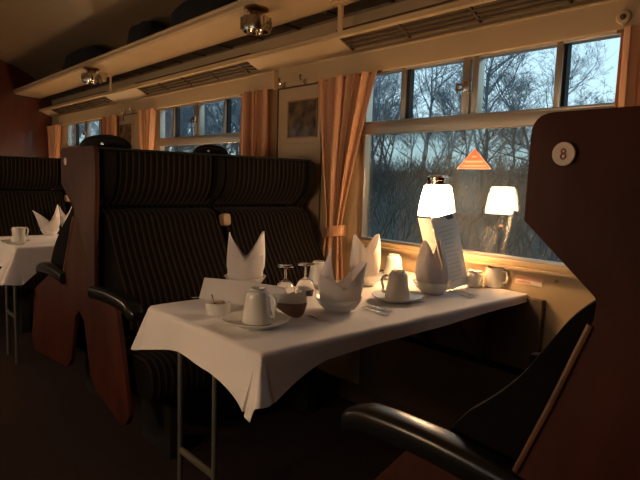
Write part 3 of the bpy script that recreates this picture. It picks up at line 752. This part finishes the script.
MB().lathe([(0, .017), (.008, .016), (.010, .010), (.0, .009)], n=20, axis=Matrix.Rotation(math.pi/2, 3, 'X')).build('button', 'dark', t)
o = MB().lathe([(0, 0), (.007, 0), (.007, .006), (0, .007)], (-.961, YW, .815), 14, Matrix.Rotation(math.pi/2, 3, 'X')).build('wall_screw', 'brass'); tag(o, 'small dark screw in the cream wall under the window sill', 'screw')
# ---------------------------------------------------------------- outside: cutting, scrub and bare trees
def ground(u, v):
    x = -110+150*u; y = 2.6+62*v; e = y-2.6
    z = -1.0 + (max(0, e-3)/10)*2.6*(1 if e < 13 else 13/ max(13, e)*1.0+.0)
    z = -1.0+2.9*(1-math.exp(-max(0, e-2)/7)) + .25*noise.noise(Vector((x*.15, y*.2, 1)))
    return Vector((x, y, z))
o = MB().grid(ground, 90, 40).build('ground', 'grass', recalc=False); o['kind'] = 'structure'; gz = lambda x, y: ground((x+110)/150, (y-2.6)/62).z
def tree_proto(seed, H):
    rr = random.Random(seed); t = thing('bare_tree', None, 'tree', (0, 0, 0), 0, 'bare winter trees beyond the window')
    tk = MB(); br = MB()
    def grow(p, d, L, r, lv, mb):
        pts = [p]; rs = [r]; n = 4 if lv < 3 else 2
        for i in range(n):
            d = (d+Vector((rr.gauss(0, .16), rr.gauss(0, .16), rr.gauss(.05, .1)))).normalized(); p = p+d*L/n; pts.append(p); rs.append(r*(1-.55*(i+1)/n))
        mb.tube(pts, rs, 5 if lv < 2 else 3, cap=False)
        if lv >= 5: return
        k = {0: 9, 1: 5, 2: 4, 3: 4, 4: 3}[lv]
        for i in range(k):
            f = rr.uniform(.35, 1) if lv == 0 else rr.uniform(.2, 1); j = min(n-1, int(f*n)); q = pts[j].lerp(pts[j+1], f*n-j)
            ax = Vector((rr.gauss(0, 1), rr.gauss(0, 1), rr.gauss(.25, .5))).normalized()
            nd = (d*.55+ax*.75).normalized(); grow(q, nd, L*rr.uniform(.42, .62), max(.006, rs[j]*.55), lv+1, br)
    grow(Vector((0, 0, -.2)), Vector((0, 0, 1)), H*.75, H*.014, 0, tk)
    tk.build('trunk', 'bark', t); br.build('branches', 'bark', t); return t
protos = [tree_proto(i+20, h) for i, h in enumerate((7.5, 6.5, 8.5, 5.0))]
rr = random.Random(11); kinds = ['tall bare winter tree', 'spreading bare winter tree', 'tallest bare winter tree', 'short bare winter tree']
spots = []
for i in range(84):
    ratio = -.34-1.9*(i+.5)/74+rr.uniform(-.03, .03) if i < 74 else -2.2-1.3*(i-73)/10; y = rr.uniform(11, 22); spots.append((ratio*y, y))
for i, (x, y) in enumerate(spots):
    k = rr.choice([0, 1, 2, 3])
    if i < 4: k = i if i == 3 else 3
    o = protos[k] if (not protos[k].get('used')) else dup(protos[k], (0, 0, 0))
    protos[k]['used'] = 1
    o.location = (x, y, gz(x, y)); o.rotation_euler = (0, 0, rr.uniform(0, 6)); s_ = rr.uniform(.8, 1.1) * (min(.66, .40+.35*max(0, -x/y-.45)))* (1.3 if k == 3 else 1); o.scale = (s_,)*3
    o['label'] = kinds[k] + ' among the trees outside the train windows'; o['group'] = kinds[k]+'s outside'
for p in protos:
    if not p.get('used'): 
        p.location = (-12, 15, gz(-12, 15)); p['label'] = kinds[protos.index(p)]+' among the trees outside the train windows'
for o in C.objects:
    if 'used' in o: del o['used']
# scrub on the cutting
sc = MB(); rr = random.Random(5)
for i in range(7000):
    y = rr.uniform(7.5, 20); x = y*rr.uniform(-2.6, -.25); z = gz(x, y)-.05; h = rr.uniform(.35, 1.1); p = Vector((x, y, z)); d = Vector((rr.gauss(0, .35), rr.gauss(0, .35), 1)).normalized()
    m_ = p+d*h*.5; e = m_+(d+Vector((rr.gauss(0, .4), rr.gauss(0, .4), 0))).normalized()*h*.5
    sc.tube([p, m_, e], [.011, .008, .003], 3, cap=False)
    e2 = m_+Vector((rr.gauss(0, .3), rr.gauss(0, .3), .4))*h*.5; sc.tube([m_, e2], [.007, .003], 3, cap=False)
tag(sc.build('scrub', 'brush', smooth=False, recalc=False), 'tangled dark winter scrub on the bank outside', 'scrub', kind='stuff')
